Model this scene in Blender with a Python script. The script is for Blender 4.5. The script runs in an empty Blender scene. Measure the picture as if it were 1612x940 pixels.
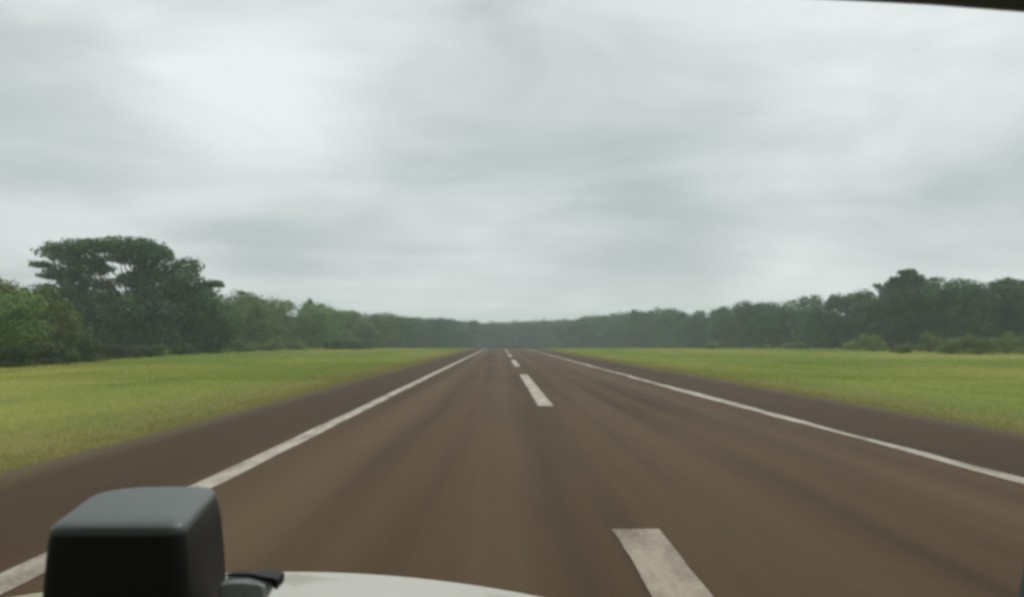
import bpy, bmesh, math, random
import numpy as np
from mathutils import Vector, Matrix

R = math.radians
S = bpy.context.scene
COL = S.collection

# ------------------------------------------------------------------ camera
H = 1.40                      # eye height above the road
FPX = 1265.0                  # focal length in pixels of the 1612 px wide photograph
HX, HY = 787.0, 538.0         # where the road vanishes in it
cam_d = bpy.data.cameras.new('camera')
cam = bpy.data.objects.new('camera', cam_d); COL.objects.link(cam)
cam_d.sensor_width = 36.0
cam_d.lens = FPX / 1612.0 * 36.0
cam_d.clip_start = 0.05; cam_d.clip_end = 6000
cam.location = (0, 0, H)
cam.rotation_euler = (R(90) + math.atan((HY - 470) / FPX), 0, -math.atan((806 - HX) / FPX))
cam_d.dof.use_dof = True
cam_d.dof.focus_distance = 1.2
cam_d.dof.aperture_fstop = 9.0
S.camera = cam
S.cycles.filter_width = 3.0
S.cycles.max_bounces = 6
S.cycles.volume_bounces = 1
S.cycles.transparent_max_bounces = 8
S.view_settings.view_transform = 'Standard'
S.view_settings.look = 'None'
S.view_settings.exposure = 0.0
S.view_settings.gamma = 1.0

# ------------------------------------------------------------------ sky and sun
SUN_EL, SUN_AZ = 52.0, 20.0          # azimuth clockwise from straight ahead (+Y)
W = bpy.data.worlds.new('World'); S.world = W
W.use_nodes = True
nt = W.node_tree; nt.nodes.clear()
def N(t, kind, **kw):
    n = t.nodes.new(kind)
    for k, v in kw.items(): setattr(n, k, v)
    return n
def math_node(t, op, a, b=None, c=None, clamp=False):
    n = N(t, 'ShaderNodeMath', operation=op); n.use_clamp = clamp
    for i, v in enumerate((a, b, c)):
        if v is None: continue
        if isinstance(v, (int, float)): n.inputs[i].default_value = v
        else: t.links.new(v, n.inputs[i])
    return n.outputs[0]
def mix_col(t, fac, a, b, blend='MIX'):
    n = N(t, 'ShaderNodeMix', data_type='RGBA', blend_type=blend)
    for sock, v in ((n.inputs[0], fac), (n.inputs[6], a), (n.inputs[7], b)):
        if hasattr(v, 'links') or isinstance(v, bpy.types.NodeSocket): t.links.new(v, sock)
        elif isinstance(v, (int, float)): sock.default_value = v
        else: sock.default_value = (*v, 1)
    return n.outputs[2]
def noise(t, vec, scale, detail=4, rough=0.5, dist=0.0):
    n = N(t, 'ShaderNodeTexNoise')
    n.inputs['Scale'].default_value = scale; n.inputs['Detail'].default_value = detail
    n.inputs['Roughness'].default_value = rough; n.inputs['Distortion'].default_value = dist
    t.links.new(vec, n.inputs['Vector'])
    return n.outputs[0]
def mapping(t, vec, loc=(0, 0, 0), rot=(0, 0, 0), scale=(1, 1, 1)):
    n = N(t, 'ShaderNodeMapping')
    n.inputs['Location'].default_value = loc; n.inputs['Rotation'].default_value = rot; n.inputs['Scale'].default_value = scale
    t.links.new(vec, n.inputs['Vector']); return n.outputs[0]
def ramp(t, fac, stops):
    n = N(t, 'ShaderNodeMapRange'); n.interpolation_type = 'SMOOTHSTEP'
    n.inputs[1].default_value, n.inputs[2].default_value, n.inputs[3].default_value, n.inputs[4].default_value = stops
    t.links.new(fac, n.inputs[0]); return n.outputs[0]

sky = N(nt, 'ShaderNodeTexSky', sky_type='NISHITA')
sky.sun_disc = False; sky.sun_elevation = R(SUN_EL); sky.sun_rotation = R(SUN_AZ)
tc = N(nt, 'ShaderNodeTexCoord')
sep = N(nt, 'ShaderNodeSeparateXYZ'); nt.links.new(tc.outputs['Generated'], sep.inputs[0])
zc = math_node(nt, 'MAXIMUM', sep.outputs[2], 0.0)
den = math_node(nt, 'ADD', zc, 0.17)
cx = math_node(nt, 'DIVIDE', sep.outputs[0], den)
cy = math_node(nt, 'DIVIDE', sep.outputs[1], den)
cmb = N(nt, 'ShaderNodeCombineXYZ'); nt.links.new(cx, cmb.inputs[0]); nt.links.new(cy, cmb.inputs[1])
cl1 = noise(nt, mapping(nt, cmb.outputs[0], loc=(1.7, 4.1, 0), rot=(0, 0, R(14)), scale=(1.0, 0.9, 1)), 1.0, 3, 0.45, 0.4)
cl2 = noise(nt, mapping(nt, cmb.outputs[0], loc=(7.3, 2.6, 0), rot=(0, 0, R(-16)), scale=(0.75, 1.5, 1)), 1.5, 4, 0.48, 0.5)
cl3 = noise(nt, mapping(nt, tc.outputs['Generated'], loc=(0.3, 0.9, 2.2), rot=(0, R(22), 0), scale=(2.6, 2.6, 6.5)), 1.0, 6, 0.50, 0.6)
cl = math_node(nt, 'ADD', math_node(nt, 'MULTIPLY', cl1, 0.22), math_node(nt, 'MULTIPLY', cl2, 0.20))
cl = math_node(nt, 'ADD', cl, math_node(nt, 'MULTIPLY', cl3, 0.58))
bright = ramp(nt, cl, (0.34, 0.66, 0.0, 1.0))
# broad thin and thick places of the overcast, as directions on the sky
def sky_dir(px, py):
    x = (px - HX) / FPX; z = (HY - py) / FPX
    return Vector((x, 1, z)).normalized()
def blob(px, py, sharp, amp):
    n = N(nt, 'ShaderNodeVectorMath', operation='DOT_PRODUCT')
    nn = N(nt, 'ShaderNodeVectorMath', operation='NORMALIZE'); nt.links.new(tc.outputs['Generated'], nn.inputs[0])
    nt.links.new(nn.outputs[0], n.inputs[0]); n.inputs[1].default_value = sky_dir(px, py)
    p = math_node(nt, 'POWER', math_node(nt, 'MAXIMUM', n.outputs['Value'], 0.0), sharp)
    return math_node(nt, 'MULTIPLY', p, amp)
tot = bright
for px, py, sharp, amp in ((470, 140, 130, 0.38), (260, 130, 130, 0.22), (170, 10, 60, 0.22), (1420, 70, 60, 0.10), (1330, 180, 90, 0.28), (1500, 90, 60, 0.10), (800, 490, 160, 0.24),
                           (620, 250, 160, -0.22), (420, 385, 260, -0.26), (1010, 305, 260, -0.30), (1520, 340, 120, -0.32), (250, 250, 200, -0.10), (700, 120, 160, -0.08),
                           (750, 10, 80, -0.18), (60, 290, 60, -0.08), (1250, 420, 300, 0.08)):
    tot = math_node(nt, 'ADD', tot, blob(px, py, sharp, amp))
tot = math_node(nt, 'MULTIPLY_ADD', math_node(nt, 'SUBTRACT', tot, 0.5), 0.72, 0.5, clamp=True)
cloud = mix_col(nt, tot, (4.7, 5.2, 5.25), (8.6, 9.1, 9.0))
full = mix_col(nt, 0.96, sky.outputs[0], cloud)
bg = N(nt, 'ShaderNodeBackground'); bg.inputs[1].default_value = 0.10
nt.links.new(full, bg.inputs[0])
out = N(nt, 'ShaderNodeOutputWorld'); nt.links.new(bg.outputs[0], out.inputs[0])

sl = bpy.data.lights.new('sun', 'SUN'); sl.energy = 0.9; sl.angle = R(25); sl.color = (1.0, 0.97, 0.92)
so = bpy.data.objects.new('sun', sl); COL.objects.link(so)
sd = Vector((math.sin(R(SUN_AZ)) * math.cos(R(SUN_EL)), math.cos(R(SUN_AZ)) * math.cos(R(SUN_EL)), math.sin(R(SUN_EL))))
so.rotation_euler = sd.to_track_quat('Z', 'Y').to_euler()
so.location = (0, 0, 60)

# ------------------------------------------------------------------ helpers
def tag(o, label=None, cat=None, group=None, kind=None):
    if label: o['label'] = label
    if cat: o['category'] = cat
    if group: o['group'] = group
    if kind: o['kind'] = kind
    return o
def empty(name, loc=(0, 0, 0), rz=0.0):
    o = bpy.data.objects.new(name, None); COL.objects.link(o)
    o.location = loc; o.rotation_euler = (0, 0, rz); o.empty_display_size = 0.3
    return o
def link_mesh(name, me, m, parent=None, smooth=False):
    o = bpy.data.objects.new(name, me); COL.objects.link(o)
    if m and not me.materials: me.materials.append(m)
    if parent: o.parent = parent
    if smooth: me.polygons.foreach_set('use_smooth', [True] * len(me.polygons))
    return o
def quads_mesh(name, V, F):
    """V (n,3) array, F (m,4) array -> mesh"""
    me = bpy.data.meshes.new(name)
    me.vertices.add(len(V)); me.vertices.foreach_set('co', np.asarray(V, np.float32).ravel())
    k = F.shape[1]
    me.loops.add(len(F) * k); me.loops.foreach_set('vertex_index', np.asarray(F, np.int32).ravel())
    me.polygons.add(len(F)); me.polygons.foreach_set('loop_start', np.arange(0, len(F) * k, k, dtype=np.int32))
    me.update(calc_edges=True); me.validate()
    return me
def at(px, py_base):
    """a spot on the level ground, from its distance and bearing in the photograph"""
    d = FPX * H / (py_base - HY)
    return (px - HX) / FPX * d, d

def material(name):
    m = bpy.data.materials.new(name); m.use_nodes = True
    t = m.node_tree; b = t.nodes['Principled BSDF']
    return m, t, b
def plain(name, col, rough=0.6, spec=0.5, coat=0.0, bump=0.0, metal=0.0, var=0.12, scale=18):
    m, t, b = material(name)
    g = N(t, 'ShaderNodeTexCoord')
    n = noise(t, g.outputs['Object'], scale, 5, 0.6)
    c = mix_col(t, n, tuple(x * (1 - var) for x in col), tuple(min(1, x * (1 + var)) for x in col))
    t.links.new(c, b.inputs['Base Color'])
    b.inputs['Roughness'].default_value = rough
    b.inputs['Specular IOR Level'].default_value = spec
    b.inputs['Coat Weight'].default_value = coat
    b.inputs['Metallic'].default_value = metal
    if bump:
        bp = N(t, 'ShaderNodeBump'); bp.inputs['Strength'].default_value = bump; bp.inputs['Distance'].default_value = 0.002
        t.links.new(noise(t, g.outputs['Object'], 400, 3), bp.inputs['Height'])
        t.links.new(bp.outputs[0], b.inputs['Normal'])
    return m

# ------------------------------------------------------------------ road layout
XL, XC, XR = -2.04 * H, 0.71 * H, 3.72 * H        # left edge line, centre line, right edge line
EL, ER = -3.78 * H, 5.75 * H                      # where the tarred shoulders end
BEND, RAD, S_END = 215.0, 330.0, 620.0
def zg(y):
    """height of the land: level, then falling gently away beyond the crest of the road"""
    t = np.clip(np.asarray(y, float) - 140.0, 0, 320)
    return -np.where(t < 80, t * t / 160.0, 40 + (t - 80)) * 0.0098 - 0.04
def road_pt(s, u):
    """s metres along the road, u metres to the right of the camera's line"""
    if s <= BEND: return u, s
    a = (s - BEND) / RAD
    cxr = RAD                                      # bends to the right
    r = RAD - u
    return cxr - r * math.cos(a), BEND + r * math.sin(a)
def ribbon(name, us, ss, z, m, parent=None, jitter=0.0, zs=None):
    rng = random.Random(5)
    V, UV = [], []
    for s in ss:
        for i, u in enumerate(us):
            uu = u
            if jitter and i in (0, len(us) - 1): uu += rng.uniform(-jitter, jitter)
            x, y = road_pt(s, uu)
            V.append((x, y, (z if zs is None else zs[i]) + float(zg(y)))); UV.append((uu, s))
    nu = len(us)
    F = [(j * nu + i, j * nu + i + 1, (j + 1) * nu + i + 1, (j + 1) * nu + i) for j in range(len(ss) - 1) for i in range(nu - 1)]
    me = bpy.data.meshes.new(name); me.from_pydata(V, [], F)
    uv = me.uv_layers.new(name='road')
    for l in me.loops: uv.data[l.index].uv = UV[l.vertex_index]
    return link_mesh(name, me, m, parent)

# asphalt: brown-grey, long streaks worn by wheels, fine stone grain
def asphalt():
    m, t, b = material('asphalt')
    uv = N(t, 'ShaderNodeUVMap'); uv.uv_map = 'road'
    sp = N(t, 'ShaderNodeSeparateXYZ'); t.links.new(uv.outputs[0], sp.inputs[0])
    wob = noise(t, mapping(t, uv.outputs[0], scale=(0.15, 0.03, 1)), 1.0, 3)
    streak = noise(t, mapping(t, uv.outputs[0], scale=(1.15, 0.018, 1)), 1.0, 5, 0.6)
    patch = noise(t, mapping(t, uv.outputs[0], scale=(0.35, 0.07, 1)), 1.0, 5, 0.55)
    grain = noise(t, uv.outputs[0], 34, 4, 0.75)
    lane = ramp(t, streak, (0.36, 0.64, 0, 1))
    c1 = mix_col(t, lane, (0.057, 0.033, 0.0155), (0.102, 0.061, 0.029))
    c2 = mix_col(t, ramp(t, patch, (0.35, 0.7, 0, 0.65)), c1, (0.118, 0.072, 0.035))
    # polished wheel paths: paler bands in each lane
    for cxx in (XL + 1.0, XL + 2.85, XC + 1.05, XC + 3.1):
        dd = math_node(t, 'ABSOLUTE', math_node(t, 'SUBTRACT', math_node(t, 'ADD', sp.outputs[0], math_node(t, 'MULTIPLY', wob, 0.3)), cxx + 0.15))
        f = ramp(t, dd, (0.55, 0.05, 0.0, 0.35))
        c2 = mix_col(t, f, c2, (0.165, 0.107, 0.058))
    # shoulders: darker, redder
    sh = math_node(t, 'MAXIMUM', ramp(t, sp.outputs[0], (XL - 0.02, XL - 0.35, 0, 1)), ramp(t, sp.outputs[0], (XR + 0.02, XR + 0.35, 0, 1)))
    shc = mix_col(t, patch, (0.048, 0.027, 0.012), (0.080, 0.046, 0.021))
    c3 = mix_col(t, math_node(t, 'MULTIPLY', sh, 0.85), c2, shc)
    # dust towards the grass
    du = math_node(t, 'MAXIMUM', ramp(t, sp.outputs[0], (EL + 0.7, EL - 0.1, 0, 1)), ramp(t, sp.outputs[0], (ER - 0.8, ER + 0.1, 0, 1)))
    c4 = mix_col(t, math_node(t, 'MULTIPLY', du, ramp(t, grain, (0.3, 0.6, 0.2, 0.9))), c3, (0.150, 0.118, 0.070))
    gr = math_node(t, 'MULTIPLY_ADD', grain, 0.9, 0.55)
    c5 = mix_col(t, 1.0, c4, gr, 'MULTIPLY')
    t.links.new(c5, b.inputs['Base Color'])
    b.inputs['Roughness'].default_value = 0.8; b.inputs['Specular IOR Level'].default_value = 0.14
    bp = N(t, 'ShaderNodeBump'); bp.inputs['Strength'].default_value = 0.35; bp.inputs['Distance'].default_value = 0.01
    t.links.new(grain, bp.inputs['Height']); t.links.new(bp.outputs[0], b.inputs['Normal'])
    return m
def paint(name='road_paint', a=(0.23, 0.18, 0.13), bb=(0.56, 0.50, 0.41), lo=0.37, hi=0.60):
    m, t, b = material(name)
    uv = N(t, 'ShaderNodeUVMap'); uv.uv_map = 'road'
    w1 = noise(t, mapping(t, uv.outputs[0], scale=(3.5, 0.9, 1)), 1.0, 6, 0.62)
    w2 = noise(t, uv.outputs[0], 28, 4, 0.7)
    f = math_node(t, 'ADD', math_node(t, 'MULTIPLY', w1, 0.65), math_node(t, 'MULTIPLY', w2, 0.35))
    c = mix_col(t, ramp(t, f, (lo, hi, 0, 1)), a, bb)
    t.links.new(c, b.inputs['Base Color']); b.inputs['Roughness'].default_value = 0.65
    return m
M_asphalt, M_paint = asphalt(), paint()
M_worn = paint('worn_road_paint', (0.13, 0.095, 0.06), (0.40, 0.325, 0.24), 0.36, 0.62)

ss = [-40 + 2.0 * i for i in range(128)] + [216 + 6.0 * i for i in range(68)]
road = ribbon('road', [EL - 0.35, EL, XL - 1.2, XL, 0, XC, XR, XR + 1.2, ER, ER + 0.35], ss, 0.05, M_asphalt, jitter=0.12,
              zs=[-0.03, 0.035, 0.045, 0.05, 0.05, 0.05, 0.05, 0.045, 0.035, -0.03])
tag(road, 'brown tarred two-lane road running straight to the woods', kind='structure')
def strip(name, u, w, s0, s1, rag, seed, label=None):
    """painted strip with slightly uneven edges"""
    rng = random.Random(seed)
    step = 0.25 if s1 - s0 < 30 else 1.0
    n = max(2, int((s1 - s0) / step)); V, UV = [], []
    a = b = 0
    for i in range(n + 1):
        s = s0 + (s1 - s0) * i / n
        a = 0.6 * a + rng.uniform(-rag, rag); b = 0.6 * b + rng.uniform(-rag, rag)
        for q, uu in ((0, u - w / 2 + a), (1, u + w / 2 + b)):
            e = rng.uniform(-.03, .03) if i in (0, n) else 0
            x, y = road_pt(s + e, uu); V.append((x, y, 0.055 + float(zg(y)))); UV.append((uu, s))
    F = [(2 * i, 2 * i + 1, 2 * i + 3, 2 * i + 2) for i in range(n)]
    me = bpy.data.meshes.new(name); me.from_pydata(V, [], F)
    uv = me.uv_layers.new(name='road')
    for l in me.loops: uv.data[l.index].uv = UV[l.vertex_index]
    o = link_mesh(name, me, M_paint, road)
    if label: tag(o, label)
    return o
strip('edge_line', XL, 0.25, -30, 560, 0.012, 1)
strip('edge_line', XR, 0.23, -30, 560, 0.042, 2)
for k in range(9):
    s0 = -10.6 + 28.0 * k
    d_ = strip('centre_dash', XC, 0.33, s0, s0 + 16.6, 0.012 if k == 0 else 0.008, 10 + k, 'nearest centre dash, worn and dirty' if k == 0 else None)
    if k == 0: d_.data.materials[0] = M_worn

# ------------------------------------------------------------------ ground
def ground_mat():
    m, t, b = material('verge_grass_ground')
    g = N(t, 'ShaderNodeTexCoord'); P = g.outputs['Object']
    sp = N(t, 'ShaderNodeSeparateXYZ'); t.links.new(P, sp.inputs[0])
    big = noise(t, mapping(t, P, scale=(0.045, 0.02, 1)), 1.0, 5, 0.55, 0.4)
    mid = noise(t, mapping(t, P, scale=(0.35, 0.12, 1)), 1.0, 5, 0.6)
    fine = noise(t, P, 5.5, 6, 0.75)
    c = mix_col(t, ramp(t, big, (0.38, 0.62, 0, 1)), (0.195, 0.250, 0.048), (0.320, 0.315, 0.080))
    c = mix_col(t, ramp(t, mid, (0.45, 0.72, 0, 0.7)), c, (0.130, 0.200, 0.036))
    # dry, dusty strip of ground next to the tar
    el = math_node(t, 'SUBTRACT', EL, sp.outputs[0]); er = math_node(t, 'SUBTRACT', sp.outputs[0], ER)
    dist = math_node(t, 'MAXIMUM', el, er)
    dist = math_node(t, 'ADD', dist, math_node(t, 'MULTIPLY', math_node(t, 'SUBTRACT', mid, 0.5), 2.5))
    c = mix_col(t, ramp(t, dist, (4.0, 0.3, 0, 0.7)), c, (0.235, 0.190, 0.082))
    c = mix_col(t, 1.0, c, math_node(t, 'MULTIPLY_ADD', fine, 0.9, 0.55), 'MULTIPLY')
    t.links.new(c, b.inputs['Base Color'])
    b.inputs['Roughness'].default_value = 0.95; b.inputs['Specular IOR Level'].default_value = 0.1
    bp = N(t, 'ShaderNodeBump'); bp.inputs['Strength'].default_value = 0.6; bp.inputs['Distance'].default_value = 0.06
    t.links.new(fine, bp.inputs['Height']); t.links.new(bp.outputs[0], b.inputs['Normal'])
    return m
gx = [-1500, -900, -500, -300, -200, -120, -60, -20, 0, 20, 60, 120, 200, 300, 500, 900, 1500]
gy = [-300, -100, 0, 60, 120] + [140 + 10 * i for i in range(33)] + [500, 700, 1000, 1500, 2200]
V = [(x, y, float(zg(y))) for y in gy for x in gx]; n = len(gx)
F = [(j * n + i, j * n + i + 1, (j + 1) * n + i + 1, (j + 1) * n + i) for j in range(len(gy) - 1) for i in range(n - 1)]
me = bpy.data.meshes.new('ground'); me.from_pydata(V, [], F)
tag(link_mesh('ground', me, ground_mat()), 'flat open ground of the mown verges and the woods', kind='structure')

# grass: thin bent blades in tufts, denser near the camera
def grass_mat():
    m, t, b = material('grass_blades')
    g = N(t, 'ShaderNodeTexCoord'); geo = N(t, 'ShaderNodeNewGeometry')
    P = g.outputs['Object']
    sp = N(t, 'ShaderNodeSeparateXYZ'); t.links.new(P, sp.inputs[0])
    big = noise(t, mapping(t, P, scale=(0.045, 0.02, 1)), 1.0, 5, 0.55, 0.4)
    mid = noise(t, mapping(t, P, scale=(0.35, 0.12, 1)), 1.0, 5, 0.6)
    c = mix_col(t, ramp(t, big, (0.38, 0.62, 0, 1)), (0.275, 0.350, 0.068), (0.480, 0.475, 0.125))
    c = mix_col(t, ramp(t, mid, (0.45, 0.72, 0, 0.7)), c, (0.185, 0.300, 0.050))
    el = math_node(t, 'SUBTRACT', EL, sp.outputs[0]); er = math_node(t, 'SUBTRACT', sp.outputs[0], ER)
    dist = math_node(t, 'ADD', math_node(t, 'MAXIMUM', el, er), math_node(t, 'MULTIPLY', math_node(t, 'SUBTRACT', mid, 0.5), 2.5))
    c = mix_col(t, ramp(t, dist, (3.6, 0.2, 0, 0.65)), c, (0.315, 0.260, 0.110))
    c = mix_col(t, math_node(t, 'MULTIPLY', geo.outputs['Random Per Island'], 0.25), c, (0.36, 0.34, 0.11))
    t.links.new(c, b.inputs['Base Color']); b.inputs['Roughness'].default_value = 0.8
    b.inputs['Specular IOR Level'].default_value = 0.15
    tr = N(t, 'ShaderNodeBsdfTranslucent'); t.links.new(c, tr.inputs[0])
    mx = N(t, 'ShaderNodeMixShader'); mx.inputs[0].default_value = 0.35
    t.links.new(b.outputs[0], mx.inputs[1]); t.links.new(tr.outputs[0], mx.inputs[2])
    t.links.new(mx.outputs[0], t.nodes['Material Output'].inputs[0])
    return m
def blades(px, py, h, w, rng):
    """arrays of root x, y, height, width -> blade quads"""
    n = len(px)
    a = rng.uniform(0, 2 * math.pi, n); lean = rng.uniform(0.1, 0.8, n) * h
    la = rng.uniform(0, 2 * math.pi, n)
    dx, dy = np.cos(a) * w / 2, np.sin(a) * w / 2
    V = np.zeros((n, 4, 3))
    V[:, 0] = np.stack([px - dx, py - dy, np.full(n, -0.01)], 1)
    V[:, 1] = np.stack([px + dx, py + dy, np.full(n, -0.01)], 1)
    tx, ty = px + np.cos(la) * lean, py + np.sin(la) * lean
    V[:, 2] = np.stack([tx + dx * 0.25, ty + dy * 0.25, h], 1)
    V[:, 3] = np.stack([tx - dx * 0.25, ty - dy * 0.25, h], 1)
    V[:, :, 2] += zg(py)[:, None]
    return V.reshape(-1, 3)
rng = np.random.default_rng(3)
parts = []
def scatter(n, ymin, ymax, dmin, dmax, hmean, w, side, power=1.0):
    y = ymin + (ymax - ymin) * rng.uniform(0, 1, n) ** 1.6
    d = dmin + (dmax - dmin) * rng.uniform(0, 1, n) ** power
    if dmax < 2:                                   # the fringe creeps over the tar in tongues
        d = d - 0.55 * np.maximum(0, np.sin(y * 1.9 + side) * np.sin(y * 0.63 + 2) + 0.3 * np.sin(y * 5.1))
    x = (EL - d) if side < 0 else (ER + d)
    hh = hmean * rng.uniform(0.5, 1.5, n)
    ww = w * (1 + y / 30.0)
    parts.append(blades(x, y, hh, ww, rng))
for sd_, dm in ((-1, 34), (1, 46)):
    scatter(120000, 5, 60, 0.0, dm, 0.045, 0.010, sd_, 1.4)
    scatter(80000, 30, 210, 0.0, dm * 1.3, 0.07, 0.016, sd_)
    scatter(16000, 4, 120, -0.22, 0.9, 0.05, 0.010, sd_)       # ragged fringe over the tar's edge
V = np.concatenate(parts); F = np.arange(len(V)).reshape(-1, 4)
tag(link_mesh('grass', quads_mesh('grass', V, F), grass_mat()), 'short yellow-green grass of the verges on both sides of the road', 'grass', kind='stuff')

# ------------------------------------------------------------------ foliage
def leaf_mat(name, dark, light, trans=0.25):
    m, t, b = material(name)
    geo = N(t, 'ShaderNodeNewGeometry'); oi = N(t, 'ShaderNodeObjectInfo'); g = N(t, 'ShaderNodeTexCoord')
    cl_ = noise(t, geo.outputs['Position'], 0.55, 4, 0.6)
    f = math_node(t, 'ADD', math_node(t, 'MULTIPLY', geo.outputs['Random Per Island'], 0.25), math_node(t, 'MULTIPLY', ramp(t, cl_, (0.35, 0.65, 0, 1)), 0.75))
    c = mix_col(t, f, dark, light)
    hs = N(t, 'ShaderNodeHueSaturation')
    t.links.new(math_node(t, 'MULTIPLY_ADD', oi.outputs['Random'], 0.04, 0.48), hs.inputs['Hue'])
    t.links.new(math_node(t, 'MULTIPLY_ADD', oi.outputs['Random'], 0.5, 0.75), hs.inputs['Value'])
    t.links.new(c, hs.inputs['Color'])
    t.links.new(hs.outputs[0], b.inputs['Base Color']); b.inputs['Roughness'].default_value = 0.6
    b.inputs['Specular IOR Level'].default_value = 0.25
    tr = N(t, 'ShaderNodeBsdfTranslucent'); t.links.new(hs.outputs[0], tr.inputs[0])
    mx = N(t, 'ShaderNodeMixShader'); mx.inputs[0].default_value = trans
    t.links.new(b.outputs[0], mx.inputs[1]); t.links.new(tr.outputs[0], mx.inputs[2])
    t.links.new(mx.outputs[0], t.nodes['Material Output'].inputs[0])
    return m
M_dark = leaf_mat('leaves_dark', (0.027, 0.055, 0.019), (0.118, 0.182, 0.066))
M_mid = leaf_mat('leaves_mid', (0.075, 0.130, 0.030), (0.225, 0.290, 0.085))
M_far = leaf_mat('leaves_far', (0.030, 0.062, 0.026), (0.080, 0.130, 0.056))
M_shrub = leaf_mat('leaves_shrub', (0.100, 0.155, 0.030), (0.220, 0.280, 0.060))
M_thicket = leaf_mat('leaves_thicket', (0.036, 0.066, 0.016), (0.080, 0.122, 0.030))
M_bark = plain('bark', (0.11, 0.09, 0.07), 0.9, 0.2, scale=3, var=0.4)

def leaf_cloud(lobes, n, size, rng, inner=0.55, level=True):
    """leaf clumps through ellipsoid lobes (cx,cy,cz,rx,ry,rz); uneven outline"""
    L = np.array(lobes, float)
    wgt = (L[:, 3] * L[:, 4] + L[:, 3] * L[:, 5] + L[:, 4] * L[:, 5]); wgt /= wgt.sum()
    k = rng.choice(len(L), n, p=wgt)
    d = rng.normal(size=(n, 3)); d /= np.linalg.norm(d, axis=1)[:, None]
    # uneven lobes: radius varies with direction
    ph = k * 1.7
    bumps = 1 + 0.13 * np.sin(5 * d[:, 0] + 3 * d[:, 2] + ph) + 0.10 * np.sin(9 * d[:, 1] - 7 * d[:, 2] + 2 * ph) + 0.07 * np.sin(15 * d[:, 0] + 11 * d[:, 1] + ph)
    r = (inner + (1 - inner) * rng.uniform(0, 1, n) ** 0.6) * bumps + rng.normal(size=n) * 0.03
    C = L[k, :3] + d * L[k, 3:6] * r[:, None]
    nrm = d + rng.normal(size=(n, 3)) * 0.45; nrm[:, 2] += 0.3
    nrm /= np.linalg.norm(nrm, axis=1)[:, None]
    t1 = np.cross(nrm, rng.normal(size=(n, 3))); t1 /= np.linalg.norm(t1, axis=1)[:, None]
    t2 = np.cross(nrm, t1)
    s = size * rng.uniform(0.55, 1.35, n); a = rng.uniform(0.45, 0.9, n)
    V = np.zeros((n, 4, 3))
    V[:, 0] = C - t1 * s[:, None]; V[:, 2] = C + t1 * s[:, None]
    V[:, 1] = C + t2 * (s * a)[:, None]; V[:, 3] = C - t2 * (s * a)[:, None]
    V = V.reshape(-1, 3)
    if level: V[:, 2] = np.maximum(V[:, 2], 0.0)
    return V
def leaf_mesh(name, V): return quads_mesh(name, V, np.arange(len(V)).reshape(-1, 4))
def tube(bm, pts, radii, seg=7):
    rings = []
    for i, (p, r) in enumerate(zip(pts, radii)):
        p = Vector(p)
        d = Vector(pts[min(i + 1, len(pts) - 1)]) - Vector(pts[max(i - 1, 0)])
        q = d.to_track_quat('Z', 'Y')
        rings.append([bm.verts.new(p + q @ Vector((math.cos(2 * math.pi * j / seg) * r, math.sin(2 * math.pi * j / seg) * r, 0))) for j in range(seg)])
    for a, b in zip(rings, rings[1:]):
        for j in range(seg): bm.faces.new((a[j], a[(j + 1) % seg], b[(j + 1) % seg], b[j]))
    bm.faces.new(rings[-1]); bm.faces.new(rings[0][::-1])
def trunk_mesh(lobes, h, r, fork=0.25, seed=0):
    rg = random.Random(seed); bm = bmesh.new()
    f = Vector((rg.uniform(-.02, .02) * h, rg.uniform(-.02, .02) * h, fork * h))
    tube(bm, [(0, 0, -0.02), (0, 0, fork * h * 0.15), (f.x * .5, f.y * .5, fork * h * 0.6), f], [r * 1.35, r, r * .9, r * .8], 9)
    for (x, y, z, rx, ry, rz) in lobes:
        e = Vector((x, y, max(z, fork * h * 1.1)))
        mid = f.lerp(e, 0.5) + Vector((rg.uniform(-.04, .04) * h, rg.uniform(-.04, .04) * h, -0.03 * h))
        tube(bm, [f - Vector((0, 0, fork * h * .1)), mid, e], [r * .55, r * .33, r * .12], 6)
    me = bpy.data.meshes.new('trunk'); bm.to_mesh(me); bm.free()
    me.materials.append(M_bark); return me

# ---- kinds of tree, one metre tall, scaled to each tree's own height
def make_kind(seed, style):
    rg = random.Random(seed); lobes = []
    n = {'round': 9, 'spread': 10, 'tall': 9}[style]
    for i in range(n):
        if style == 'round':
            z = rg.uniform(0.30, 0.80); rr = 0.34 * math.sqrt(max(0.1, 1 - ((z - .45) / .5) ** 2))
            q = rg.uniform(0.17, 0.24)
        elif style == 'spread':
            z = rg.uniform(0.32, 0.84); rr = 0.30 + 0.14 * z
            q = rg.uniform(0.14, 0.21)
        else:
            z = rg.uniform(0.25, 0.86); rr = 0.26 * (1.15 - z)
            q = rg.uniform(0.13, 0.19)
        a = i * 2.4 + rg.uniform(-.4, .4); rr *= rg.uniform(.4, 1)
        lobes.append((rr * math.cos(a), rr * math.sin(a), z, q, q, q * rg.uniform(.62, .85)))
    top = max(l[2] + l[5] for l in lobes); k = 1.0 / top
    lobes = [tuple(c * k for c in l) for l in lobes]
    skirt = [(0.26 * math.cos(a), 0.26 * math.sin(a), 0.17, 0.20, 0.20, 0.17) for a in (0.3, 1.6, 2.9, 4.2, 5.4)]
    rng_ = np.random.default_rng(seed)
    V = np.concatenate([leaf_cloud(lobes, 8500, 0.017, rng_, 0.45), leaf_cloud(skirt, 2600, 0.016, rng_, 0.4)])
    # a few stray sprays that break the outline
    spr = [(l[0] * 1.2, l[1] * 1.2, l[2] + l[5] * .75, .07, .07, .05) for l in lobes[::2]]
    spr = [(x, y, min(z, 0.97), a, b, c) for x, y, z, a, b, c in spr]
    V = np.concatenate([V, leaf_cloud(spr, 320, 0.018, rng_, 0.1)])
    return leaf_mesh('crown', V), trunk_mesh(lobes, 1.0, 0.022, 0.28, seed)
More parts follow.
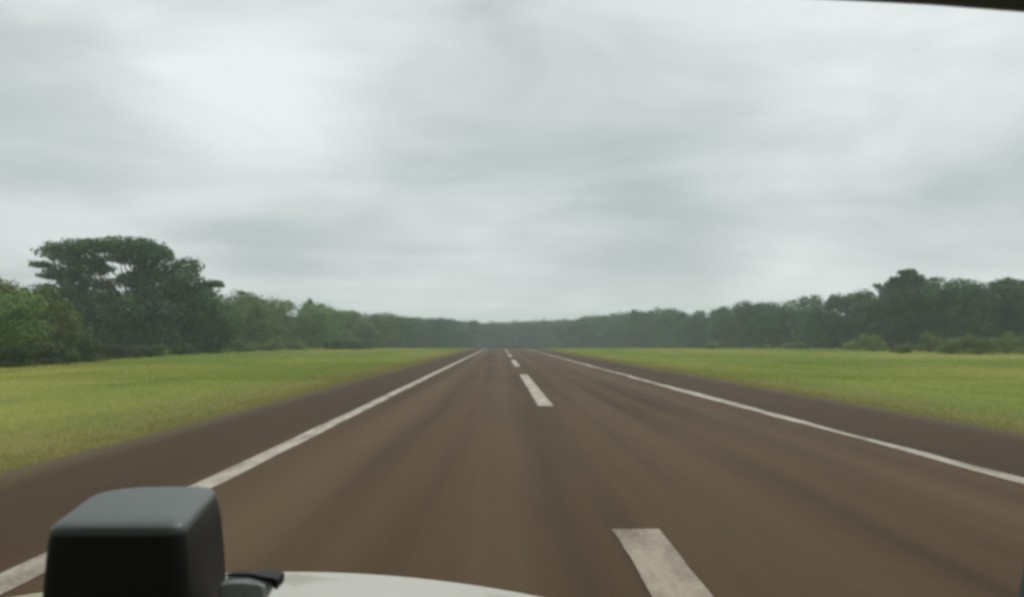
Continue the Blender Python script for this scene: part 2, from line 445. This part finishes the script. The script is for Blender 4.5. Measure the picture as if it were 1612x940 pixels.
ORD = ('first second third fourth fifth sixth seventh eighth ninth tenth eleventh twelfth thirteenth fourteenth fifteenth sixteenth '
       'seventeenth eighteenth nineteenth twentieth').split() + ['twenty-' + w for w in ('first', 'second', 'third', 'fourth', 'fifth', 'sixth', 'seventh', 'eighth', 'ninth')] + ['thirtieth']
def order(items):
    s_ = sorted(items, key=lambda q: q[0]); return [ORD[s_.index(q)] for q in items]
KINDS = [make_kind(11, 'round'), make_kind(12, 'spread'), make_kind(13, 'round'), make_kind(14, 'tall'), make_kind(15, 'spread'), make_kind(16, 'round')]
MESHES = {}
def crown_of(kind, m):
    key = (kind, m.name)
    if key not in MESHES:
        me = KINDS[kind][0].copy(); me.materials.clear(); me.materials.append(m); MESHES[key] = me
    return MESHES[key]
def tree(px, top, base, kind, m, label, group, wide=1.0, name='tree', cat='tree', seed=0, push=0.0):
    x, d = at(px, base)
    x, d = x * (1 + push), d * (1 + push)
    z = float(zg(d)); h = H + (HY - top) / FPX * d - z
    t = empty(name, (x, d, z), seed * 1.37)
    tag(t, label, cat, group)
    t.scale = (h * wide, h * wide, h)
    link_mesh('crown', crown_of(kind, m), None, t)
    link_mesh('trunk', KINDS[kind][1], None, t)
    return t

# shrubs: leafy mounds with stems
def make_shrub(seed):
    rg = random.Random(seed); lobes = []
    for i in range(8):
        a = i * 2.4 + rg.uniform(-.3, .3); rr = rg.uniform(0.1, 0.62)
        z = rg.uniform(0.30, 0.72) * (1.1 - rr * .6); q = rg.uniform(.22, .32)
        lobes.append((rr * math.cos(a), rr * math.sin(a), z, q, q, q * .9))
    k = 1 / max(l[2] + l[5] for l in lobes); lobes = [(l[0], l[1], l[2] * k, l[3], l[4], l[5] * k) for l in lobes]
    rng_ = np.random.default_rng(seed)
    V = leaf_cloud(lobes, 3000, 0.035, rng_, 0.35)
    V = np.concatenate([V, leaf_cloud([(0, 0, .2, .7, .7, .22)], 900, .035, rng_, .3)])
    bm = bmesh.new()
    for l in lobes[:6]:
        tube(bm, [(l[0] * .1, l[1] * .1, -.01), (l[0] * .5, l[1] * .5, l[2] * .5), l[:3]], [.022, .016, .007], 5)
    me = bpy.data.meshes.new('stem'); bm.to_mesh(me); bm.free(); me.materials.append(M_bark)
    return leaf_mesh('foliage', V), me
SHR = [make_shrub(31), make_shrub(32), make_shrub(33)]
SHM = {}
def shrub(px, top, base, wpx, kind, m, label, group, seed=0):
    x, d = at(px, base)
    h = (base - top) / FPX * d; w = wpx / FPX * d / 1.7
    t = empty('shrub', (x, d, float(zg(d))), seed * 1.1); t.scale = (w, w, h); tag(t, label, 'shrub', group)
    key = (kind, m.name)
    if key not in SHM:
        me = SHR[kind][0].copy(); me.materials.clear(); me.materials.append(m); SHM[key] = me
    link_mesh('foliage', SHM[key], None, t); link_mesh('stem', SHR[kind][1], None, t)
    return t

# ---- the big spreading tree on the left
def custom_tree(name, px0, base, lobes_px, n, leaf, m, r, fork, label, cat='tree', depth=0.8, seed=0):
    x0, d = at(px0, base); k = d / FPX
    rg = random.Random(seed); lobes = []
    for q in lobes_px:
        px, py, rx, ry = q[:4]; off = q[4] if len(q) > 4 else rg.uniform(-.6, .6) * depth
        lobes.append(((px - px0) * k, off * 60 * k, H + (HY - py) * k, rx * k, min(rx, 42) * k * 1.1, ry * k))
    lobes = [(a, b, max(c, f * .9), dd, e, f) for a, b, c, dd, e, f in lobes]
    V = leaf_cloud(lobes, n, leaf, np.random.default_rng(seed), 0.4)
    t = empty(name, (x0, d, 0)); tag(t, label, cat)
    me = leaf_mesh('crown', V); link_mesh('crown', me, m, t)
    h = max(l[2] + l[5] for l in lobes)
    link_mesh('trunk', trunk_mesh(lobes, h, r, fork, seed), None, t)
    return t
custom_tree('spreading_tree', 225, 556, [
    (108, 398, 34, 15), (150, 392, 38, 14), (190, 388, 40, 14), (232, 392, 38, 15), (262, 403, 26, 14),
    (74, 418, 20, 6), (70, 433, 20, 6), (98, 430, 32, 15), (120, 445, 30, 17), (92, 462, 26, 16),
    (150, 423, 30, 13), (128, 412, 24, 10), (160, 411, 20, 9), (200, 409, 22, 9), (230, 414, 24, 12), (212, 430, 22, 9), (196, 440, 24, 10), (160, 446, 22, 11), (222, 462, 24, 12), (125, 462, 22, 12), (150, 475, 26, 14), (290, 462, 30, 16), (318, 462, 20, 12), (245, 425, 40, 22), (287, 420, 24, 17), (300, 445, 32, 20), (333, 447, 21, 7, 0.1),
    (215, 442, 30, 14), (262, 455, 44, 26), (170, 470, 36, 20), (225, 487, 50, 28), (290, 490, 50, 30), (332, 480, 34, 26),
    (150, 500, 40, 26), (345, 515, 32, 28), (200, 522, 50, 26), (262, 525, 52, 26), (318, 530, 44, 22), (120, 478, 26, 14), (118, 520, 36, 24)],
    48000, 0.19, M_dark, 0.42, 0.22, 'tallest tree on the left, with a broad flat-topped spreading crown', seed=4)
# ---- the one that stands above the wood on the right
custom_tree('emergent_tree', 1432, 551, [
    (1430, 429, 13, 6), (1446, 430, 9, 5), (1416, 431, 8, 5), (1456, 437, 10, 5), (1464, 441, 7, 4), (1408, 440, 9, 5), (1400, 447, 7, 4), (1434, 438, 18, 7), (1414, 446, 14, 7), (1447, 443, 14, 6), (1436, 448, 30, 12), (1404, 455, 16, 10), (1462, 452, 15, 8),
    (1478, 449, 8, 4), (1430, 466, 34, 15), (1400, 480, 30, 18), (1455, 480, 32, 18), (1430, 500, 38, 22), (1405, 520, 32, 22), (1460, 520, 32, 22)],
    20000, 0.21, M_dark, 0.35, 0.25, 'tree with a ragged crown rising above its neighbours in the wood on the right', seed=8)

# ---- trees at the edge of the clearing
Lg = 'trees of the wood edge on the left'
left = [(345, 466, 552), (384, 459, 551), (415, 463, 550), (446, 470, 549), (481, 473, 548.5), (505, 480, 548), (535, 484, 547),
        (562, 487, 546.5), (588, 491, 546), (612, 494, 545.5), (636, 497, 545), (655, 498, 544.7), (674, 499, 544.4), (692, 500, 544.1), (710, 501, 543.8), (730, 503, 543.4)]
for i, (px, top, base) in enumerate(left):
    tree(px, top, base, (0, 2, 5, 1)[i % 4], M_mid if px < 600 else M_far, ('green leafy tree' if px < 600 else 'small hazy green tree') + ', ' + order(left)[i] + ' to the right of the tall flat-topped tree', Lg, wide=1.15, seed=i)
tree(486, 471, 548, 3, M_far, 'small treetop that pokes above the wood edge left of the road', None, wide=0.5, seed=3, push=.02)
ends = [(-60, 436, 570), (6, 436, 569), (-20, 455, 574), (42, 452, 568), (88, 478, 566)]
Lf = ['bushy tree cut by the left edge, at the very end of the wood', 'tallest of the bushy trees at the left end of the photo',
      'lower bushy tree in front of the others at the left edge', 'bushy tree just left of the tall flat-topped tree, meeting its lowest branches',
      'lowest bushy tree, overlapping the foot of the tall flat-topped tree']
for i, (px, top, base) in enumerate(ends):
    tree(px, top, base, (2, 5, 0, 4, 2)[i], M_mid, Lf[i], 'bushy trees at the left end', wide=1.25, seed=i + 20)
right = [(905, 499, 543.3), (930, 499, 543.4), (956, 495, 543.6), (982, 493, 543.8), (1008, 488, 544), (1034, 482, 544), (1060, 484, 544.5), (1086, 487, 545), (1112, 488, 545.2), (1138, 484, 546), (1160, 479, 546),
         (1186, 471, 547), (1212, 473, 547.3), (1240, 470, 547.6), (1340, 463, 549), (1366, 458, 549.5), (1390, 453, 550), (1384, 470, 551),
         (1474, 447, 551), (1504, 449, 551.5), (1534, 434, 552), (1566, 440, 552.5), (1582, 433, 552.5), (1612, 437, 553), (1650, 434, 553), (1310, 478, 549)]
for i, (px, top, base) in enumerate(right):
    tree(px, top, base, (0, 5, 1, 2, 4)[i % 5], M_dark if px > 1120 else M_far, ('dark leafy tree' if px > 1120 else 'hazy leafy tree') + ', ' + order(right)[i] + ' from the road end in the right wood edge', 'trees of the wood edge on the right', wide=1.05, seed=i + 40)
tree(1282, 461, 548, 1, M_dark, 'wider, flat-topped one of the two small tree peaks in the right wood', None, wide=0.75, seed=61)
tree(1312, 464, 548.3, 3, M_dark, 'narrower one of the two small tree peaks in the right wood', None, wide=0.6, seed=62)

# ---- shrubs in front of the trees
SL = [(-30, 528, 578, 120), (28, 540, 577, 110), (84, 536, 573, 110), (140, 532, 569, 100), (190, 540, 564, 90),
                                        (240, 538, 561, 90), (290, 536, 558, 80), (335, 535, 556, 70)]
for i, (px, top, base, w) in enumerate(SL):
    shrub(px, top, base, w, i % 3, M_thicket, 'dark green shrub, ' + order(SL)[i] + ' from the left in the thicket below the tall flat-topped tree', 'shrubs of the thicket on the left', i)
SM = [(380, 534, 554, 60), (428, 536, 552, 55), (470, 534, 551, 50), (528, 533, 550, 44), (556, 533, 550, 46), (580, 535, 549, 36)]
for i, (px, top, base, w) in enumerate(SM):
    shrub(px, top, base, w, (i + 1) % 3, M_thicket if px > 500 else M_mid, 'small shrub, ' + order(SM)[i] + ' after the tall flat-topped tree at the foot of the left wood', 'shrubs at the foot of the left wood edge', i + 9)
SR = [(1345, 533, 551, 50), (1378, 524, 553, 60), (1424, 538, 556, 44), (1466, 518, 554, 60), (1500, 530, 557, 62),
                                        (1545, 523, 558, 70), (1592, 520, 556, 60), (1635, 525, 558, 70), (1252, 536, 549, 50), (1200, 539, 548, 44), (1122, 536, 548.5, 44), (1058, 538, 547, 36)]
for i, (px, top, base, w) in enumerate(SR):
    shrub(px, top, base, w, i % 3, M_shrub if px > 1300 else M_mid, ('light green shrub, ' if px > 1300 else 'small green shrub, ') + order(SR)[i] + ' from the road in front of the right wood', 'shrubs in front of the right wood', i + 20)

# ---- the far wood that closes the clearing and fills the land behind the edges
def far_wood():
    rg = random.Random(77); lobes = []
    def clump(x, y, h):
        z = float(zg(y)); h = h - z; q = h * rg.uniform(.24, .36); k0 = len(lobes)
        for _ in range(3):
            lobes.append((x + rg.uniform(-q, q), y + rg.uniform(-q, q), h - q * .8 - rg.uniform(0, .12) * h, q, q, q * .75))
        lobes.append((x, y, h * .35, q * 1.25, q * 1.25, h * .34)); lobes.append((x, y - q * .6, h * .12, q * 1.2, q * .7, h * .16))
        for k in range(k0, len(lobes)): lobes[k] = (*lobes[k][:2], lobes[k][2] + z, *lobes[k][3:])
    tops = [(500, 484), (560, 490), (620, 496), (700, 502), (775, 506), (840, 502), (900, 500), (960, 492), (1000, 488), (1060, 487), (1120, 487)]
    for row, dd in enumerate((395, 410, 432, 450)):
        px = 540 + row * 5
        while px < 1075:
            for a, b in zip(tops, tops[1:]):
                if a[0] <= px <= b[0]: ty = a[1] + (b[1] - a[1]) * (px - a[0]) / (b[0] - a[0])
            d = dd + rg.uniform(-6, 6)
            h = H + (HY - ty) / FPX * d + rg.uniform(-1.2, .5)
            clump((px - HX) / FPX * d, d, h)
            px += rg.uniform(9, 14)
    # behind the left and the right edge
    for (x0, y0, x1, y1, h) in ((-40, 62, -62, 150, 6.5), (-70, 130, -62, 290, 8.5), (-62, 290, -70, 420, 11), (85, 120, 78, 210, 9), (78, 210, 76, 300, 10), (76, 300, 90, 420, 12), (-62, 60, -100, 130, 6.5), (-95, 130, -90, 400, 10), (120, 110, 110, 300, 10)):
        n = int(math.hypot(x1 - x0, y1 - y0) / 5.0)
        for i in range(n):
            f = i / n; hh = h * rg.uniform(.8, 1.0)
            clump(x0 + (x1 - x0) * f + rg.uniform(-3, 3), y0 + (y1 - y0) * f + rg.uniform(-3, 3), hh)
    lobes = [l for l in lobes]
    V = leaf_cloud(lobes, 330000, 0.42, np.random.default_rng(7), 0.6, level=False)
    return leaf_mesh('far_wood', V)
tag(link_mesh('far_wood', far_wood(), M_far), 'hazy blue-green wood closing the far end of the road', 'wood', kind='stuff')

# ------------------------------------------------------------------ the vehicle the view is from
CX = -0.46                                          # its centre line
M_white = plain('white_car_paint', (0.57, 0.52, 0.44), 0.30, 0.5, coat=0.5, var=0.02)
M_trim = plain('dark_trim', (0.075, 0.09, 0.08), 0.75, 0.3, var=0.2, bump=0.3)
M_blackp = plain('black_plastic', (0.006, 0.006, 0.0055), 0.5, 0.25, var=0.15, bump=0.2)
M_skylit = plain('sky_lit_plastic', (0.100, 0.122, 0.115), 0.42, 0.5, var=0.08, bump=0.15)  # black plastic lit by the sky, its sheen put into the colour
M_palep = plain('pale_grey_plastic', (0.26, 0.285, 0.27), 0.4, 0.5, var=0.08, bump=0.1)
car = empty('car', (CX, 0.9, 0))
tag(car, 'white car the photo is taken from, its bonnet along the lower edge', 'car')
def grid_part(name, fn, us, vs, m, parent, thick=0.0, sub=0):
    V = [fn(u, v) for v in vs for u in us]; nu = len(us)
    V = [(x - parent.location.x, y - parent.location.y, z - parent.location.z) for x, y, z in V]
    F = [(j * nu + i, j * nu + i + 1, (j + 1) * nu + i + 1, (j + 1) * nu + i) for j in range(len(vs) - 1) for i in range(nu - 1)]
    me = bpy.data.meshes.new(name); me.from_pydata(V, [], F)
    o = link_mesh(name, me, m, parent, smooth=True)
    if thick:
        md = o.modifiers.new('thickness', 'SOLIDIFY'); md.thickness = thick; md.offset = -1
    return o
def lin(a, b, n): return [a + (b - a) * i / (n - 1) for i in range(n)]
def bonnet_pt(u, v):
    """v 0..1 cowl to nose, 1..2 rounding over and down"""
    front = 1.75 - 0.38 * u * u; zf = 0.908 - 0.07 * u * u
    zr = 0.985 - 0.06 * u * u
    sh = max(0, abs(u) - 0.62); drop = 1.6 * sh * sh
    if v <= 1: y = 0.68 + (front - 0.68) * v; z = zr + (zf - zr) * v ** 1.3 + 0.012 * math.sin(math.pi * v)
    else:
        a = (v - 1) * R(88); y = front + 0.07 * math.sin(a); z = zf - 0.07 * (1 - math.cos(a))
    return CX + u, y, z - drop
bon = grid_part('bonnet', bonnet_pt, lin(-.84, .84, 49), lin(0, 1, 16) + [1.12, 1.25, 1.4, 1.6, 1.8, 2.0], M_white, car, thick=0.004)
def nose_pt(u, v):
    x, y, z = bonnet_pt(u, 2.0)
    return x, y + 0.05 * math.sin(min(v, .5) * math.pi), z - 0.006 + (0.34 - z) * v
grid_part('front_bumper', nose_pt, lin(-.84, .84, 33), lin(0, 1, 12), M_white, car, thick=0.004)
for s in (-1, 1):
    def wing_pt(u, v, s=s):
        x, y, z = bonnet_pt(.845 * s, u)
        return x + s * 0.02 * math.sin(v * math.pi * .5), y, z - 0.004 + (0.35 - z) * v
    grid_part('wing', wing_pt, lin(0, 2, 24), lin(0, 1, 8), M_white, car, thick=0.004)
# dashboard
def dash_pt(u, v):
    if v < 1: return CX + u, 0.20 + 0.10 * v, 0.95 + 0.15 * v
    f = v - 1
    return CX + u, 0.30 + 0.37 * f, 1.10 + 0.05 * math.sin(f * math.pi * .5) - 0.02 * u * u
grid_part('dashboard', dash_pt, lin(-.82, .82, 21), lin(0, 1, 5)[:-1] + lin(1, 2, 12), M_trim, car, thick=0.01)
# roof with the windscreen's upper rail
def roof_z(u): return 1.6073 - 0.031 * u * u - 0.25 * max(0, abs(u) - .68) ** 2
def rail_pt(u, v):
    a = 2 * math.pi * v
    return CX + u, 0.44 + 0.018 * math.cos(a), roof_z(u) + 0.014 + 0.014 * math.sin(a)
grid_part('windscreen_rail', rail_pt, lin(-.87, .87, 33), lin(0, 1, 13), M_trim, car)
def roof_pt(u, v): return CX + u, 0.44 - 1.9 * v, roof_z(u) + 0.03 + 0.04 * math.sin(math.pi * min(1, v * 1.2))
grid_part('roof', roof_pt, lin(-.87, .87, 25), lin(0, 1, 14), M_trim, car, thick=0.006)
for s in (-1, 1):
    bm = bmesh.new()
    o_ = Vector((-CX, -0.9, 0))
    tube(bm, [Vector((CX + s * .86, .43, roof_z(.8) + .012)) + o_, Vector((CX + s * .885, .56, 1.36)) + o_, Vector((CX + s * .893, .68, 1.02)) + o_], [.022, .027, .032], 10)
    me = bpy.data.meshes.new('pillar'); bm.to_mesh(me); bm.free(); link_mesh('pillar', me, M_trim, car, smooth=True)

# ------------------------------------------------------------------ the device standing on the dashboard
dev = empty('dashboard_device', (-0.228, 0.50, 1.135))
tag(dev, 'black box-shaped device with rounded top painted sky-lit grey, cut off by the lower left edge', 'device')
def px3(px, py, d): return Vector(((px - HX) / FPX * d, d, H - (py - HY) / FPX * d))
def body():
    bm = bmesh.new()
    # tapered box: near face y=.45, far y=.575
    lev = [(1.135, 1.20, 1.32), (1.20, 1.14, 1.24), (1.255, 1.07, 1.16), (1.280, 1.03, 1.09), (1.290, 1.01, 1.03), (1.2935, .985, .98)]
    rings = []
    n0 = (-0.2486, -0.1735); f0 = (-0.280, -0.196)   # x spans of near and far faces
    for z, k, kf in lev:
        ring = []
        xa, xb = n0; xc, xd = f0
        cxn = (xa + xb) / 2; cxf = (xc + xd) / 2; w = (xb - xa) / 2 * k; wf = (xd - xc) / 2 * kf
        corners = [(cxn - w, .45), (cxn + w, .45), (cxf + wf, .575), (cxf - wf, .575)]
        for i in range(4):
            p = Vector((*corners[i], z)); a = Vector((*corners[i - 1], z)); b = Vector((*corners[(i + 1) % 4], z))
            r = (.008, .012, .022, .045)[i]
            da, db = (a - p).normalized(), (b - p).normalized()
            for j in range(6):
                f = j / 5
                q = p + da * r * (1 - f) ** 2 + db * r * f ** 2
                ring.append(q)
        rings.append(ring)
    return rings
rings = body()
def build_rings(name, rr, m, cap_top, cap_bot):
    bm = bmesh.new(); o_ = dev.location
    vs = [[bm.verts.new(p - o_) for p in r] for r in rr]
    for a, b in zip(vs, vs[1:]):
        n = len(a)
        for j in range(n): bm.faces.new((a[j], a[(j + 1) % n], b[(j + 1) % n], b[j]))
    if cap_top: bm.faces.new(vs[-1])
    if cap_bot: bm.faces.new(vs[0][::-1])
    me = bpy.data.meshes.new(name); bm.to_mesh(me); bm.free()
    o = link_mesh(name, me, m, dev, smooth=True)
    return o
build_rings('housing', rings, M_blackp, False, True)
top = rings[-1]
ctr = sum(top, Vector()) / len(top)
def inset(k, dz): return [Vector((ctr.x + (p.x - ctr.x) * k, ctr.y + (p.y - ctr.y) * k, p.z + dz)) for p in top]
build_rings('sky_lit_top', [inset(1.004, 0.0), inset(1.004, 0.0025), inset(.985, .004), inset(.95, .0052), inset(.85, .0064), inset(.6, .0070), inset(.3, .0072)], M_skylit, True, True)  # top of the black housing, sky reflection painted on as grey
# clamp that reaches out to the right at the foot
o_ = dev.location
bm = bmesh.new()
def loft(secs):
    vs = [[bm.verts.new(p - o_) for p in s] for s in secs]
    for a, b in zip(vs, vs[1:]):
        n = len(a)
        for j in range(n): bm.faces.new((a[j], a[(j + 1) % n], b[(j + 1) % n], b[j]))
    bm.faces.new(vs[0][::-1]); bm.faces.new(vs[-1])
secs = []
for px, yt, yb in ((360, 906, 1000), (378, 903, 985), (400, 903, 965), (420, 905, 945), (431, 908, 925)):
    a, b = px3(px, yt, .50), px3(px, yb, .50)
    secs.append([a + Vector((0, -.008, 0)), b + Vector((0, -.010, 0)), b + Vector((0, .012, 0)), a + Vector((0, .014, 0))])
loft(secs)
me = bpy.data.meshes.new('bracket'); bm.to_mesh(me); bm.free()
bo = link_mesh('bracket', me, M_palep, dev)
bv = bo.modifiers.new('bevel', 'BEVEL'); bv.width = .002; bv.segments = 2
bm = bmesh.new()
secs = []
for px, yt, yb in ((362, 900, 902), (375, 897, 901), (400, 897.5, 901.5), (425, 898, 902.5), (433, 899, 905), (440, 900, 915), (445, 903, 918), (446, 907, 914)):
    a, b = px3(px, yt, .50), px3(px, yb, .50)
    k = 0.003 if px < 420 else 0.008
    secs.append([a + Vector((0, -k + .006, 0)), b + Vector((0, -k + .006, 0)), b + Vector((0, k + .006, 0)), a + Vector((0, k + .006, 0))])
loft(secs)
me = bpy.data.meshes.new('bracket_rim'); bm.to_mesh(me); bm.free()
link_mesh('bracket_rim', me, M_blackp, dev)

# ------------------------------------------------------------------ the damp air
bm = bmesh.new()
bmesh.ops.create_cube(bm, size=1)
me = bpy.data.meshes.new('haze'); bm.to_mesh(me); bm.free()
hz = link_mesh('haze', me, None); hz.scale = (3100, 2600, 22); hz.location = (0, 950, 10)
tag(hz, 'thin pale haze over the road and the woods', 'haze', kind='stuff')
hm = bpy.data.materials.new('haze'); hm.use_nodes = True; t = hm.node_tree; t.nodes.clear()
v = N(t, 'ShaderNodeVolumePrincipled'); v.inputs['Density'].default_value = 0.0009
v.inputs['Color'].default_value = (0.87, 1.0, 0.99, 1)
o = N(t, 'ShaderNodeOutputMaterial'); t.links.new(v.outputs[0], o.inputs['Volume'])
me.materials.append(hm)
